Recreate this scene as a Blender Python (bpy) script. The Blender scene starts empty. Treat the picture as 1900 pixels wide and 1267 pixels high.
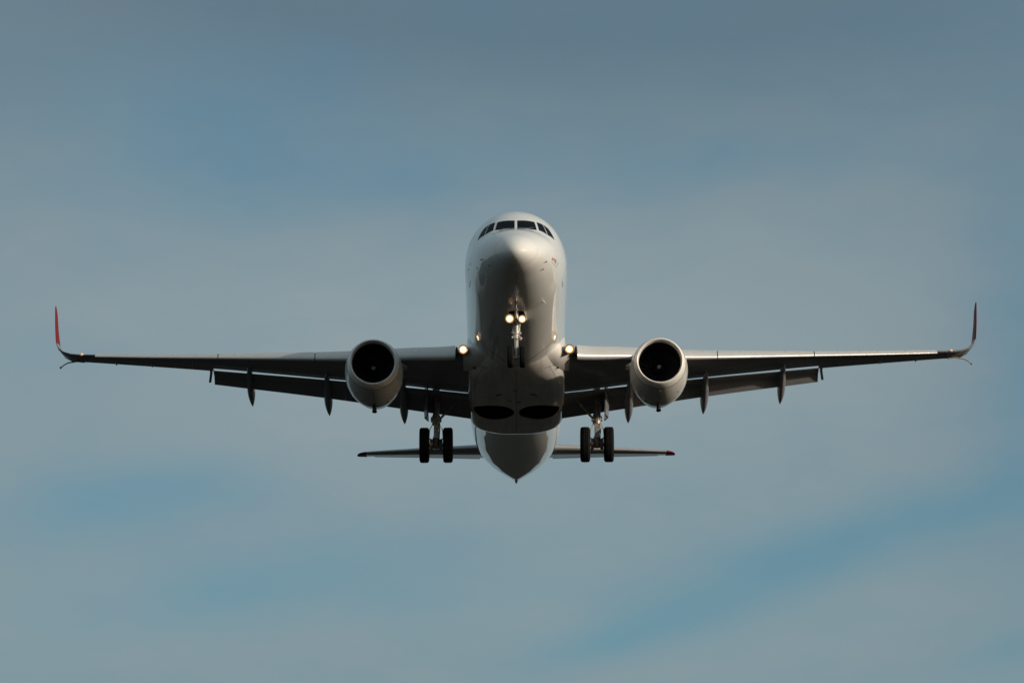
import bpy, bmesh, math, random
from mathutils import Vector, Matrix, Euler
random.seed(7)
R = math.radians
PI = math.pi
scene = bpy.context.scene
COL = scene.collection

# ------------------------------------------------------------------ camera
LOS = R(12.5)            # elevation of the line of sight to the aircraft
PITCH = R(3.5)           # nose-up attitude
D0 = 180.0               # metres from the camera to the middle of the fuselage
FPX = D0 / 0.0202        # focal length in photo pixels (1900 wide)
CAM_H = 1.7
BASE = Vector((0, D0 * math.cos(LOS), CAM_H + D0 * math.sin(LOS)))
cd = bpy.data.cameras.new('camera')
cam = bpy.data.objects.new('camera', cd)
COL.objects.link(cam)
cd.sensor_width = 36
cd.lens = 36 * FPX / 1900
cd.clip_start = 0.5
cd.clip_end = 60000
cam.location = (0, 0, CAM_H)
cam.rotation_euler = (R(90) + LOS + math.atan((675 - 633.5) / FPX), 0, math.atan((958 - 950) / FPX))
scene.camera = cam

# ------------------------------------------------------------------ sun and sky
SUN_EL = R(14)
SUN_A = R(61)            # from the camera side round to the right
sdir = Vector((math.cos(SUN_EL) * math.sin(SUN_A), -math.cos(SUN_EL) * math.cos(SUN_A), math.sin(SUN_EL)))
sl = bpy.data.lights.new('sun', 'SUN')
sl.energy = 2.9
sl.angle = R(0.6)
sl.color = (1.0, 0.91, 0.78)
so = bpy.data.objects.new('sun', sl)
COL.objects.link(so)
so.rotation_euler = sdir.to_track_quat('Z', 'Y').to_euler()
so.location = (300, -100, 200)

SKY_STRENGTH = 0.1
w = bpy.data.worlds.new('World')
scene.world = w
w.use_nodes = True
nt = w.node_tree
nt.nodes.clear()


def nd(t, **kw):
    n = nt.nodes.new(t)
    for k, v in kw.items():
        setattr(n, k, v)
    return n


def lk(a, b):
    nt.links.new(a, b)


def mth(op, a, b=None, c=None, clamp=False):
    n = nt.nodes.new('ShaderNodeMath')
    n.operation = op
    n.use_clamp = clamp
    for i, v in enumerate((a, b, c)):
        if v is None:
            continue
        if isinstance(v, (int, float)):
            n.inputs[i].default_value = v
        else:
            nt.links.new(v, n.inputs[i])
    return n.outputs[0]


def world_sky():
    out = nd('ShaderNodeOutputWorld')
    bg = nd('ShaderNodeBackground')
    bg.inputs['Strength'].default_value = SKY_STRENGTH
    sky = nd('ShaderNodeTexSky', sky_type='NISHITA')
    sky.sun_disc = False
    sky.sun_elevation = SUN_EL
    sky.sun_rotation = math.atan2(sdir.x, sdir.y)
    sky.air_density = 1.0
    sky.dust_density = 1.5
    sky.ozone_density = 1.5
    tc = nd('ShaderNodeTexCoord')
    sep = nd('ShaderNodeSeparateXYZ')
    lk(tc.outputs['Generated'], sep.inputs[0])
    ysafe = mth('MAXIMUM', mth('ABSOLUTE', sep.outputs[1]), 0.02)
    # degrees of azimuth / elevation of the sky direction
    az = mth('MULTIPLY', mth('ARCTAN2', sep.outputs[0], sep.outputs[1]), 180 / PI)
    el = mth('MULTIPLY', mth('ARCSINE', sep.outputs[2]), 180 / PI)
    cmb = nd('ShaderNodeCombineXYZ')
    lk(az, cmb.inputs[0])
    lk(el, cmb.inputs[1])

    def noise(sx, sy, rot, detail, rough, off):
        m = nd('ShaderNodeMapping')
        m.inputs['Scale'].default_value = (sx, sy, 1)
        m.inputs['Rotation'].default_value = (0, 0, R(rot))
        m.inputs['Location'].default_value = (off, off * 0.7, off * 0.3)
        lk(cmb.outputs[0], m.inputs['Vector'])
        n = nd('ShaderNodeTexNoise')
        n.inputs['Scale'].default_value = 1.0
        n.inputs['Detail'].default_value = detail
        n.inputs['Roughness'].default_value = rough
        lk(m.outputs[0], n.inputs['Vector'])
        return n.outputs['Fac']

    def blob(ca, ce, ra, re, rot, amp):
        """soft bank of cloud (or clear gap) round a sky direction in degrees"""
        dx = mth('SUBTRACT', az, ca)
        dy = mth('SUBTRACT', el, ce)
        c, s = math.cos(R(rot)), math.sin(R(rot))
        u = mth('DIVIDE', mth('ADD', mth('MULTIPLY', dx, c), mth('MULTIPLY', dy, s)), ra)
        v = mth('DIVIDE', mth('SUBTRACT', mth('MULTIPLY', dy, c), mth('MULTIPLY', dx, s)), re)
        q = mth('ADD', mth('MULTIPLY', u, u), mth('MULTIPLY', v, v))
        return mth('MULTIPLY', mth('EXPONENT', mth('MULTIPLY', q, -1.0)), amp)

    n1 = noise(0.22, 0.42, -14, 4, 0.5, 3.1)
    n2 = noise(0.09, 0.3, -8, 3, 0.5, 11.7)
    # cover = how much thin cloud veils the blue
    n3 = noise(0.9, 2.0, -16, 5, 0.55, 7.3)
    cover = mth('ADD', 0.86, mth('ADD', mth('MULTIPLY', mth('SUBTRACT', n1, 0.5), 0.5), mth('MULTIPLY', mth('SUBTRACT', n3, 0.5), 0.36)))
    for b in BLOBS_COVER:
        cover = mth('ADD', cover, blob(*b))
    cover = mth('MINIMUM', mth('MAXIMUM', cover, 0.0), 1.0)
    # shade of the cloud itself: thick grey to thin pale
    pale = mth('ADD', 0.80, mth('MULTIPLY', mth('SUBTRACT', n2, 0.5), 0.3))
    for b in BLOBS_PALE:
        pale = mth('ADD', pale, blob(*b))
    pale = mth('MINIMUM', mth('MAXIMUM', pale, 0.0), 1.0)
    k = 1.0 / SKY_STRENGTH
    mc = nd('ShaderNodeMix', data_type='RGBA')
    lk(pale, mc.inputs['Factor'])
    mc.inputs['A'].default_value = (0.128 * k, 0.192 * k, 0.240 * k, 1)
    mc.inputs['B'].default_value = (0.272 * k, 0.345 * k, 0.372 * k, 1)
    hs = nd('ShaderNodeMix', data_type='RGBA', blend_type='MULTIPLY')
    hs.inputs['Factor'].default_value = 1.0
    lk(sky.outputs[0], hs.inputs['A'])
    hs.inputs['B'].default_value = SKY_TINT
    mx = nd('ShaderNodeMix', data_type='RGBA')
    lk(cover, mx.inputs['Factor'])
    lk(hs.outputs['Result'], mx.inputs['A'])
    lk(mc.outputs['Result'], mx.inputs['B'])
    # added dimming of the sky behind the viewer for belly shade; warm bright haze round the low sun
    back = mth('MULTIPLY', mth('MULTIPLY_ADD', sep.outputs[1], -2.2, 0.45, clamp=True), mth('MULTIPLY_ADD', sep.outputs[2], -1.3, 1.0, clamp=True), clamp=True)
    dark = mth('SUBTRACT', 1.0, mth('MULTIPLY', back, SKY_BACK))
    dm = nd('ShaderNodeMix', data_type='RGBA', blend_type='MULTIPLY')
    dm.inputs['Factor'].default_value = 1.0
    lk(mx.outputs['Result'], dm.inputs['A'])
    lk(dark, dm.inputs['B'])
    vd = nd('ShaderNodeVectorMath', operation='DOT_PRODUCT')
    lk(tc.outputs['Generated'], vd.inputs[0])
    vd.inputs[1].default_value = (sdir.x, sdir.y, sdir.z * 0.35)
    g = mth('POWER', mth('MAXIMUM', vd.outputs['Value'], 0.0), 13.0)
    gl = nd('ShaderNodeMix', data_type='RGBA', blend_type='ADD')
    lk(mth('MULTIPLY', g, SUN_GLOW), gl.inputs['Factor'])
    gl.clamp_factor = False
    lk(dm.outputs['Result'], gl.inputs['A'])
    gl.inputs['B'].default_value = (1.0 * k, 0.70 * k, 0.42 * k, 1)
    lk(gl.outputs['Result'], bg.inputs['Color'])
    lk(bg.outputs[0], out.inputs['Surface'])


SKY_BACK = 0.60
SUN_GLOW = 5.0
SKY_TINT = (0.50, 0.87, 0.95, 1)
# centre azimuth, centre elevation, radii, tilt, amount
BLOBS_COVER = [(-3.3, 15.4, 2.0, 0.8, 8, -0.33), (-1.6, 14.7, 2.6, 0.5, 4, -0.30), (2.6, 14.9, 1.6, 0.35, 0, -0.22), (-4.7, 10.85, 1.9, 0.45, 6, -0.42), (-3.2, 9.9, 1.9, 0.5, 10, -0.36), (-1.0, 9.9, 1.5, 0.45, 8, -0.25),
               (2.9, 9.95, 2.0, 0.45, 17, -0.44), (5.3, 10.75, 2.0, 0.40, 14, -0.45), (1.2, 9.2, 1.2, 0.25, 15, -0.35), (6.3, 12.6, 0.8, 2.4, 0, -0.40), (0.6, 12.4, 4.5, 1.2, 0, 0.2), (6.0, 9.1, 0.6, 0.2, 15, -0.3)]
BLOBS_PALE = [(0.0, 17.3, 10.0, 2.2, -2, -1.0), (-0.3, 12.6, 3.8, 1.7, 0, 0.22), (6.2, 12.6, 1.3, 2.6, 0, -0.22), (-6.6, 15.4, 1.6, 1.6, 0, -0.15),
              (5.0, 8.9, 3.0, 0.5, 14, -0.05), (-2.0, 8.6, 4.0, 0.7, 0, -0.05)]
world_sky()

vs = scene.view_settings
vs.view_transform = 'Standard'
vs.look = 'None'
vs.exposure = 0.0
vs.gamma = 1.0
scene.cycles.max_bounces = 8


# ------------------------------------------------------------------ materials
def mat(name, col, rough=0.5, metal=0.0, coat=0.0, dirt=0.0, dirt_col=(0.12, 0.10, 0.08), bump=0.0, bscale=1.2, streak=(1, 0.12, 1), emit=None, estr=0, seam=0.0, coat_rough=0.02, dscale=2.2, ior=1.5):
    global nt
    m = bpy.data.materials.new(name)
    m.use_nodes = True
    nt = m.node_tree
    nt.nodes.clear()
    o = nd('ShaderNodeOutputMaterial')
    p = nd('ShaderNodeBsdfPrincipled')
    lk(p.outputs[0], o.inputs['Surface'])
    p.inputs['Roughness'].default_value = rough
    p.inputs['Metallic'].default_value = metal
    p.inputs['IOR'].default_value = ior
    p.inputs['Coat Weight'].default_value = coat
    if coat > 0.2:
        p.inputs['Specular IOR Level'].default_value = 0.1      # the clear coat carries the gloss
    p.inputs['Coat Roughness'].default_value = coat_rough
    if emit:
        p.inputs['Emission Color'].default_value = (*emit, 1)
        p.inputs['Emission Strength'].default_value = estr
    tc = nd('ShaderNodeTexCoord')
    mp = nd('ShaderNodeMapping')
    mp.inputs['Scale'].default_value = streak
    lk(tc.outputs['Object'], mp.inputs['Vector'])
    n = nd('ShaderNodeTexNoise')
    n.inputs['Scale'].default_value = dscale
    n.inputs['Detail'].default_value = 6
    n.inputs['Roughness'].default_value = 0.6
    lk(mp.outputs[0], n.inputs['Vector'])
    fac = mth('MULTIPLY', mth('SUBTRACT', n.outputs['Fac'], 0.42, clamp=True), dirt * 4, clamp=True)
    mx = nd('ShaderNodeMix', data_type='RGBA')
    lk(fac, mx.inputs['Factor'])
    mx.inputs['A'].default_value = (*col, 1)
    mx.inputs['B'].default_value = (*dirt_col, 1)
    res = mx.outputs['Result']
    if seam:
        sp = nd('ShaderNodeSeparateXYZ')
        lk(tc.outputs['Object'], sp.inputs[0])
        f = mth('ABSOLUTE', mth('SUBTRACT', mth('FRACT', mth('DIVIDE', mth('ADD', sp.outputs[1], 60.35), seam)), 0.5))
        line = mth('MULTIPLY', mth('LESS_THAN', f, 0.006 / seam), 0.3)
        mx2 = nd('ShaderNodeMix', data_type='RGBA')
        lk(line, mx2.inputs['Factor'])
        lk(res, mx2.inputs['A'])
        mx2.inputs['B'].default_value = (0.1, 0.1, 0.1, 1)
        res = mx2.outputs['Result']
    lk(res, p.inputs['Base Color'])
    rr = mth('ADD', mth('MULTIPLY', mth('SUBTRACT', n.outputs['Fac'], 0.5), 0.25), rough, clamp=True)
    lk(rr, p.inputs['Roughness'])
    if bump:
        n2 = nd('ShaderNodeTexNoise')
        n2.inputs['Scale'].default_value = bscale
        n2.inputs['Detail'].default_value = 2
        lk(tc.outputs['Object'], n2.inputs['Vector'])
        b = nd('ShaderNodeBump')
        b.inputs['Strength'].default_value = bump
        b.inputs['Distance'].default_value = 0.02
        lk(n2.outputs['Fac'], b.inputs['Height'])
        lk(b.outputs[0], p.inputs['Normal'])
        lk(b.outputs[0], p.inputs['Coat Normal'])
    return m


M = {}
M['white'] = mat('white_fuselage_paint', (0.78, 0.77, 0.74), 0.38, coat=1.0, dirt=0.05, dirt_col=(0.45, 0.42, 0.38), bump=0.02, seam=1.52)
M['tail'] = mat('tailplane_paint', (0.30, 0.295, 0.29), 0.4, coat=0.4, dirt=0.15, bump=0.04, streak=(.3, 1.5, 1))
M['fairing'] = mat('fairing_paint', (0.76, 0.72, 0.67), 0.42, coat=0.7, dirt=0.24, bump=0.06, streak=(2.2, .18, 1))
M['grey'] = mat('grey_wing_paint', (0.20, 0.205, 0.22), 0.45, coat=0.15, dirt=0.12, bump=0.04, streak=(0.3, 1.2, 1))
M['slat'] = mat('bare_slat_metal', (0.62, 0.60, 0.57), 0.30, metal=0.2, dirt=0.08, bump=0.05, streak=(0.5, 2, 1))
M['cowl'] = mat('cowl_paint', (0.60, 0.58, 0.54), 0.36, coat=0.5, dirt=0.10, bump=0.05)
M['lip'] = mat('polished_inlet_metal', (0.88, 0.83, 0.78), 0.34, metal=0.12, dirt=0.04)
M['dark'] = mat('dark_interior', (0.012, 0.013, 0.015), 0.6)
M['fan'] = mat('fan_titanium', (0.06, 0.062, 0.068), 0.4, metal=0.5)
M['spin'] = mat('spinner_black', (0.012, 0.012, 0.013), 0.35)
M['mark'] = mat('white_marking', (0.7, 0.7, 0.68), 0.5)
M['glass'] = mat('cockpit_glass', (0.004, 0.007, 0.012), 0.03, ior=1.05)
M['red'] = mat('red_paint', (0.15, 0.003, 0.009), 0.55, ior=1.3, coat=0.0, dirt=0.05)
M['redtext'] = mat('red_lettering', (0.38, 0.06, 0.04), 0.5)
M['greytext'] = mat('grey_lettering', (0.20, 0.20, 0.19), 0.5)
M['faint'] = mat('faint_joint', (0.42, 0.41, 0.39), 0.5)
M['seam'] = mat('seam_sealant', (0.07, 0.065, 0.06), 0.6)
M['rubber'] = mat('tyre_rubber', (0.010, 0.010, 0.011), 0.9, ior=1.25, dirt=0.1, dirt_col=(0.025, 0.024, 0.023), dscale=9, streak=(1, 1, 1))
M['steel'] = mat('gear_steel', (0.50, 0.47, 0.43), 0.38, metal=0.5, dirt=0.25, dirt_col=(0.05, 0.04, 0.03), dscale=7, streak=(1, 1, 1))
M['leg'] = mat('pale_gear_enamel', (0.74, 0.71, 0.66), 0.35, metal=0.1, dirt=0.12, dirt_col=(0.1, 0.08, 0.06), dscale=7, streak=(1, 1, 1))
M['oily'] = mat('oily_gear_steel', (0.36, 0.31, 0.26), 0.45, metal=0.4, dirt=0.4, dirt_col=(0.02, 0.018, 0.015), dscale=8, streak=(1, 1, 1))
M['hub'] = mat('wheel_hub', (0.45, 0.43, 0.40), 0.4, metal=0.6, dirt=0.15)
M['lamp'] = mat('landing_lamp_lens', (0.9, 0.85, 0.75), 0.2, emit=(1.0, 0.92, 0.76), estr=2.6)
M['halo1'] = mat('lamp_halo_inner', (0.8, 0.6, 0.35), 0.25, metal=0.7, emit=(1.0, 0.62, 0.26), estr=0.95)  # emissive rings imitating the glare halo round each lens
M['halo2'] = mat('lamp_halo_mid', (0.7, 0.45, 0.25), 0.3, metal=0.6, emit=(1.0, 0.48, 0.14), estr=0.55)
M['halo3'] = mat('lamp_halo_outer', (0.4, 0.25, 0.15), 0.35, metal=0.5, emit=(1.0, 0.42, 0.12), estr=0.2)
M['navlamp'] = mat('nav_lamp_glass', (0.9, 0.6, 0.4), 0.15, coat=1.0, emit=(1.0, 0.55, 0.3), estr=0.25)


# ------------------------------------------------------------------ mesh helpers
class MB:
    def __init__(self):
        self.v, self.f = [], []

    def add(self, vs_, fs_):
        o = len(self.v)
        self.v += [tuple(a) for a in vs_]
        self.f += [tuple(i + o for i in q) for q in fs_]
        return self

    def loft(self, rings, cap0=True, cap1=True, closed=True):
        n = len(rings[0])
        vs_ = [p for r in rings for p in r]
        fs_ = []
        for i in range(len(rings) - 1):
            for j in range(n if closed else n - 1):
                k = (j + 1) % n
                fs_.append((i * n + j, i * n + k, (i + 1) * n + k, (i + 1) * n + j))
        if cap0:
            fs_.append(tuple(range(n - 1, -1, -1)))
        if cap1:
            fs_.append(tuple((len(rings) - 1) * n + j for j in range(n)))
        return self.add(vs_, fs_)

    def tube(self, pts, rad, n=10):
        pts = [Vector(p) for p in pts]
        if not isinstance(rad, (list, tuple)):
            rad = [rad] * len(pts)
        rings = []
        for i, p in enumerate(pts):
            a = pts[max(i - 1, 0)]
            b = pts[min(i + 1, len(pts) - 1)]
            t = (b - a).normalized()
            up = Vector((0, 0, 1)) if abs(t.z) < 0.9 else Vector((0, 1, 0))
            x = t.cross(up).normalized()
            y = t.cross(x)
            rings.append([p + rad[i] * (math.cos(2 * PI * k / n) * x + math.sin(2 * PI * k / n) * y) for k in range(n)])
        return self.loft(rings)

    def box(self, c, d, rot=None):
        c = Vector(c)
        vs_ = []
        for x in (-1, 1):
            for y in (-1, 1):
                for z in (-1, 1):
                    p = Vector((x * d[0] / 2, y * d[1] / 2, z * d[2] / 2))
                    if rot:
                        p = Euler(rot).to_matrix() @ p
                    vs_.append(c + p)
        return self.add(vs_, [(0, 1, 3, 2), (4, 6, 7, 5), (0, 4, 5, 1), (2, 3, 7, 6), (0, 2, 6, 4), (1, 5, 7, 3)])

    def revolve(self, prof, origin, axis, n=48, closed_profile=False):
        """prof: list of (along axis, radius)"""
        o = Vector(origin)
        a = Vector(axis).normalized()
        up = Vector((0, 0, 1)) if abs(a.z) < 0.9 else Vector((1, 0, 0))
        x = a.cross(up).normalized()
        y = a.cross(x)
        rings = [[o + a * t + r * (math.cos(2 * PI * k / n) * x + math.sin(2 * PI * k / n) * y) for k in range(n)] for t, r in prof]
        if closed_profile:
            rings.append(rings[0])
            vs_ = [p for r in rings[:-1] for p in r]
            m_ = len(rings) - 1
            fs_ = []
            for i in range(m_):
                for j in range(n):
                    k = (j + 1) % n
                    i2 = (i + 1) % m_
                    fs_.append((i * n + j, i * n + k, i2 * n + k, i2 * n + j))
            return self.add(vs_, fs_)
        return self.loft(rings, cap0=False, cap1=False)

    def build(self, name, m, parent, smooth=True, angle=35, label=None, bevel=0.0):
        me = bpy.data.meshes.new(name)
        bm = bmesh.new()
        bv = [bm.verts.new(p) for p in self.v]
        for q in self.f:
            try:
                bm.faces.new([bv[i] for i in q])
            except ValueError:
                pass
        bmesh.ops.remove_doubles(bm, verts=bm.verts, dist=1e-5)
        bmesh.ops.recalc_face_normals(bm, faces=bm.faces)
        if bevel:
            bmesh.ops.bevel(bm, geom=[e for e in bm.edges if e.is_manifold and e.calc_face_angle(0) > 0.6], offset=bevel, segments=2, affect='EDGES')
        bm.to_mesh(me)
        bm.free()
        if smooth:
            for p in me.polygons:
                p.use_smooth = True
            me.set_sharp_from_angle(angle=R(angle))
        me.materials.append(m)
        ob = bpy.data.objects.new(name, me)
        COL.objects.link(ob)
        if parent:
            ob.parent = parent
        if label:
            ob['label'] = label
        return ob


def boolean_cut(ob, cutters):
    """cut real openings, then remove the cutters"""
    for c in cutters:
        md = ob.modifiers.new('cut', 'BOOLEAN')
        md.operation = 'DIFFERENCE'
        md.solver = 'EXACT'
        md.object = c
    dg = bpy.context.evaluated_depsgraph_get()
    me = bpy.data.meshes.new_from_object(ob.evaluated_get(dg))
    ob.modifiers.clear()
    old = ob.data
    ob.data = me
    bpy.data.meshes.remove(old)
    for p in me.polygons:
        p.use_smooth = True
    me.set_sharp_from_angle(angle=R(30))
    for c in cutters:
        m_ = c.data
        bpy.data.objects.remove(c)
        bpy.data.meshes.remove(m_)


def pchip(xs, ys):
    n = len(xs)
    h = [xs[i + 1] - xs[i] for i in range(n - 1)]
    d = [(ys[i + 1] - ys[i]) / h[i] for i in range(n - 1)]
    m_ = [0.0] * n
    m_[0], m_[-1] = d[0], d[-1]
    for i in range(1, n - 1):
        if d[i - 1] * d[i] > 0:
            w1 = 2 * h[i] + h[i - 1]
            w2 = h[i] + 2 * h[i - 1]
            m_[i] = (w1 + w2) / (w1 / d[i - 1] + w2 / d[i])

    def f(x):
        i = 0
        while i < n - 2 and x > xs[i + 1]:
            i += 1
        t = min(max((x - xs[i]) / h[i], 0), 1)
        return (1 + 2 * t) * (1 - t) ** 2 * ys[i] + t * (1 - t) ** 2 * h[i] * m_[i] + t * t * (3 - 2 * t) * ys[i + 1] + t * t * (t - 1) * h[i] * m_[i + 1]
    return f


S0 = 18.0


def B(l, s, h):
    """station coordinates (sideways, metres behind the nose, up) -> local"""
    return Vector((l, s - S0, h))


# ------------------------------------------------------------------ ground
def ground():
    mb = MB()
    rings = []
    for r in (0.0, 60, 200, 600, 2000, 6000, 20000):
        rings.append([(r * math.cos(2 * PI * k / 64), r * math.sin(2 * PI * k / 64), 0) for k in range(64)])
    mb.loft(rings, cap0=False, cap1=False)
    g = mat('dry_grass_ground', (0.025, 0.026, 0.025), 0.95, dirt=0.5, dirt_col=(0.042, 0.038, 0.030), dscale=0.05, streak=(1, 1, 1), bump=0.3, bscale=2)
    for n_ in g.node_tree.nodes:
        if n_.type == 'BSDF_PRINCIPLED':
            n_.inputs['Specular IOR Level'].default_value = 0.0
    o = mb.build('ground', g, None, smooth=False)
    o['kind'] = 'structure'


ground()

# ------------------------------------------------------------------ the airliner
plane = bpy.data.objects.new('airliner', None)
COL.objects.link(plane)
plane.location = BASE
plane.rotation_euler = (-PITCH, R(-0.25), 0)
plane['label'] = 'white twin-engine jet airliner with red winglets, wheels down and lights lit'
plane['category'] = 'airplane'

# fuselage profile: station, crown, keel, half width, widest height
FT = [(0, -1.15, -1.15, 0, -1.15), (.05, -.97, -1.29, .2, -1.14), (.2, -.77, -1.41, .41, -1.10), (.5, -.53, -1.52, .65, -1.03), (1, -.24, -1.62, .92, -.89),
      (1.6, .06, -1.68, 1.15, -.68), (2.2, .31, -1.74, 1.33, -.54), (2.65, .63, -1.77, 1.43, -.45), (3.1, .95, -1.80, 1.52, -.36), (3.7, 1.32, -1.83, 1.62, -.25),
      (4.4, 1.62, -1.855, 1.71, -.15), (5.2, 1.80, -1.87, 1.77, -.06), (6.2, 1.85, -1.88, 1.80, 0), (20.6, 1.85, -1.88, 1.8, 0), (22.5, 1.85, -1.67, 1.80, 0), (25, 1.85, -1.345, 1.79, .02),
      (28, 1.82, -.955, 1.71, .10), (31, 1.66, -.565, 1.52, .28), (33, 1.36, -.305, 1.20, .38), (34.6, .86, -.085, .68, .36), (35.4, .60, .04, .36, .34), (36, .48, .15, .17, .32)]
Q = [math.sqrt(t[0]) for t in FT]
ZT, ZB, HW, ZW = [pchip(Q, [t[i] for t in FT]) for i in (1, 2, 3, 4)]


def fus(s, th):
    r = math.sqrt(max(s, 0))
    zw = ZW(r)
    c, n = math.cos(th), math.sin(th)
    return B(HW(r) * c, s, zw + ((ZT(r) - zw) if n > 0 else (zw - ZB(r))) * n)


def fus_n(s, th, off):
    p = fus(s, th)
    a = fus(s + 0.01, th) - fus(max(s - 0.01, 0), th)
    b = fus(s, th + 0.01) - fus(s, th - 0.01)
    n = b.cross(a)
    n.normalize()
    c = B(0, s, ZW(math.sqrt(s)))
    if n.dot(p - c) < 0:
        n = -n
    return p + n * off


def patch(mb, surf_n, quad, off, n=8, thick=None):
    """a surface-hugging quad panel given by four parameter corners, with an edge thickness"""
    def pt(i, j, o):
        u, v = i / n, j / n
        a = [(1 - u) * (1 - v) * quad[0][k] + u * (1 - v) * quad[1][k] + u * v * quad[2][k] + (1 - u) * v * quad[3][k] for k in (0, 1)]
        return surf_n(a[0], a[1], o)
    top = [pt(i, j, off) for j in range(n + 1) for i in range(n + 1)]
    low = [pt(i, j, -0.01) for j in range(n + 1) for i in range(n + 1)]
    N = (n + 1) * (n + 1)
    fs_ = []
    for j in range(n):
        for i in range(n):
            a = j * (n + 1) + i
            fs_.append((a, a + 1, a + n + 2, a + n + 1))
    per = [i for i in range(n + 1)] + [j * (n + 1) + n for j in range(1, n + 1)] + [n * (n + 1) + i for i in range(n - 1, -1, -1)] + [j * (n + 1) for j in range(n - 1, 0, -1)]
    for a, b in zip(per, per[1:] + per[:1]):
        fs_.append((a, b, b + N, a + N))
    mb.add(top + low, fs_)


def strip(mb, surf_n, path, width, off=0.004):
    """thin surface-hugging strip along a parameter path"""
    P = [surf_n(a, b, off) for a, b in path]
    I = [surf_n(a, b, -0.02) for a, b in path]
    L, Rr = [], []
    for i, p in enumerate(P):
        t = (P[min(i + 1, len(P) - 1)] - P[max(i - 1, 0)]).normalized()
        n = (p - I[i]).normalized()
        s = t.cross(n).normalized() * width / 2
        L.append(p + s)
        Rr.append(p - s)
    n = len(P)
    mb.add(L + Rr, [(i, i + 1, n + i + 1, n + i) for i in range(n - 1)])


def interp_path(pts, n=10):
    out = []
    for a, b in zip(pts, pts[1:]):
        for k in range(n):
            out.append((a[0] + (b[0] - a[0]) * k / n, a[1] + (b[1] - a[1]) * k / n))
    out.append(pts[-1])
    return out


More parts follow.
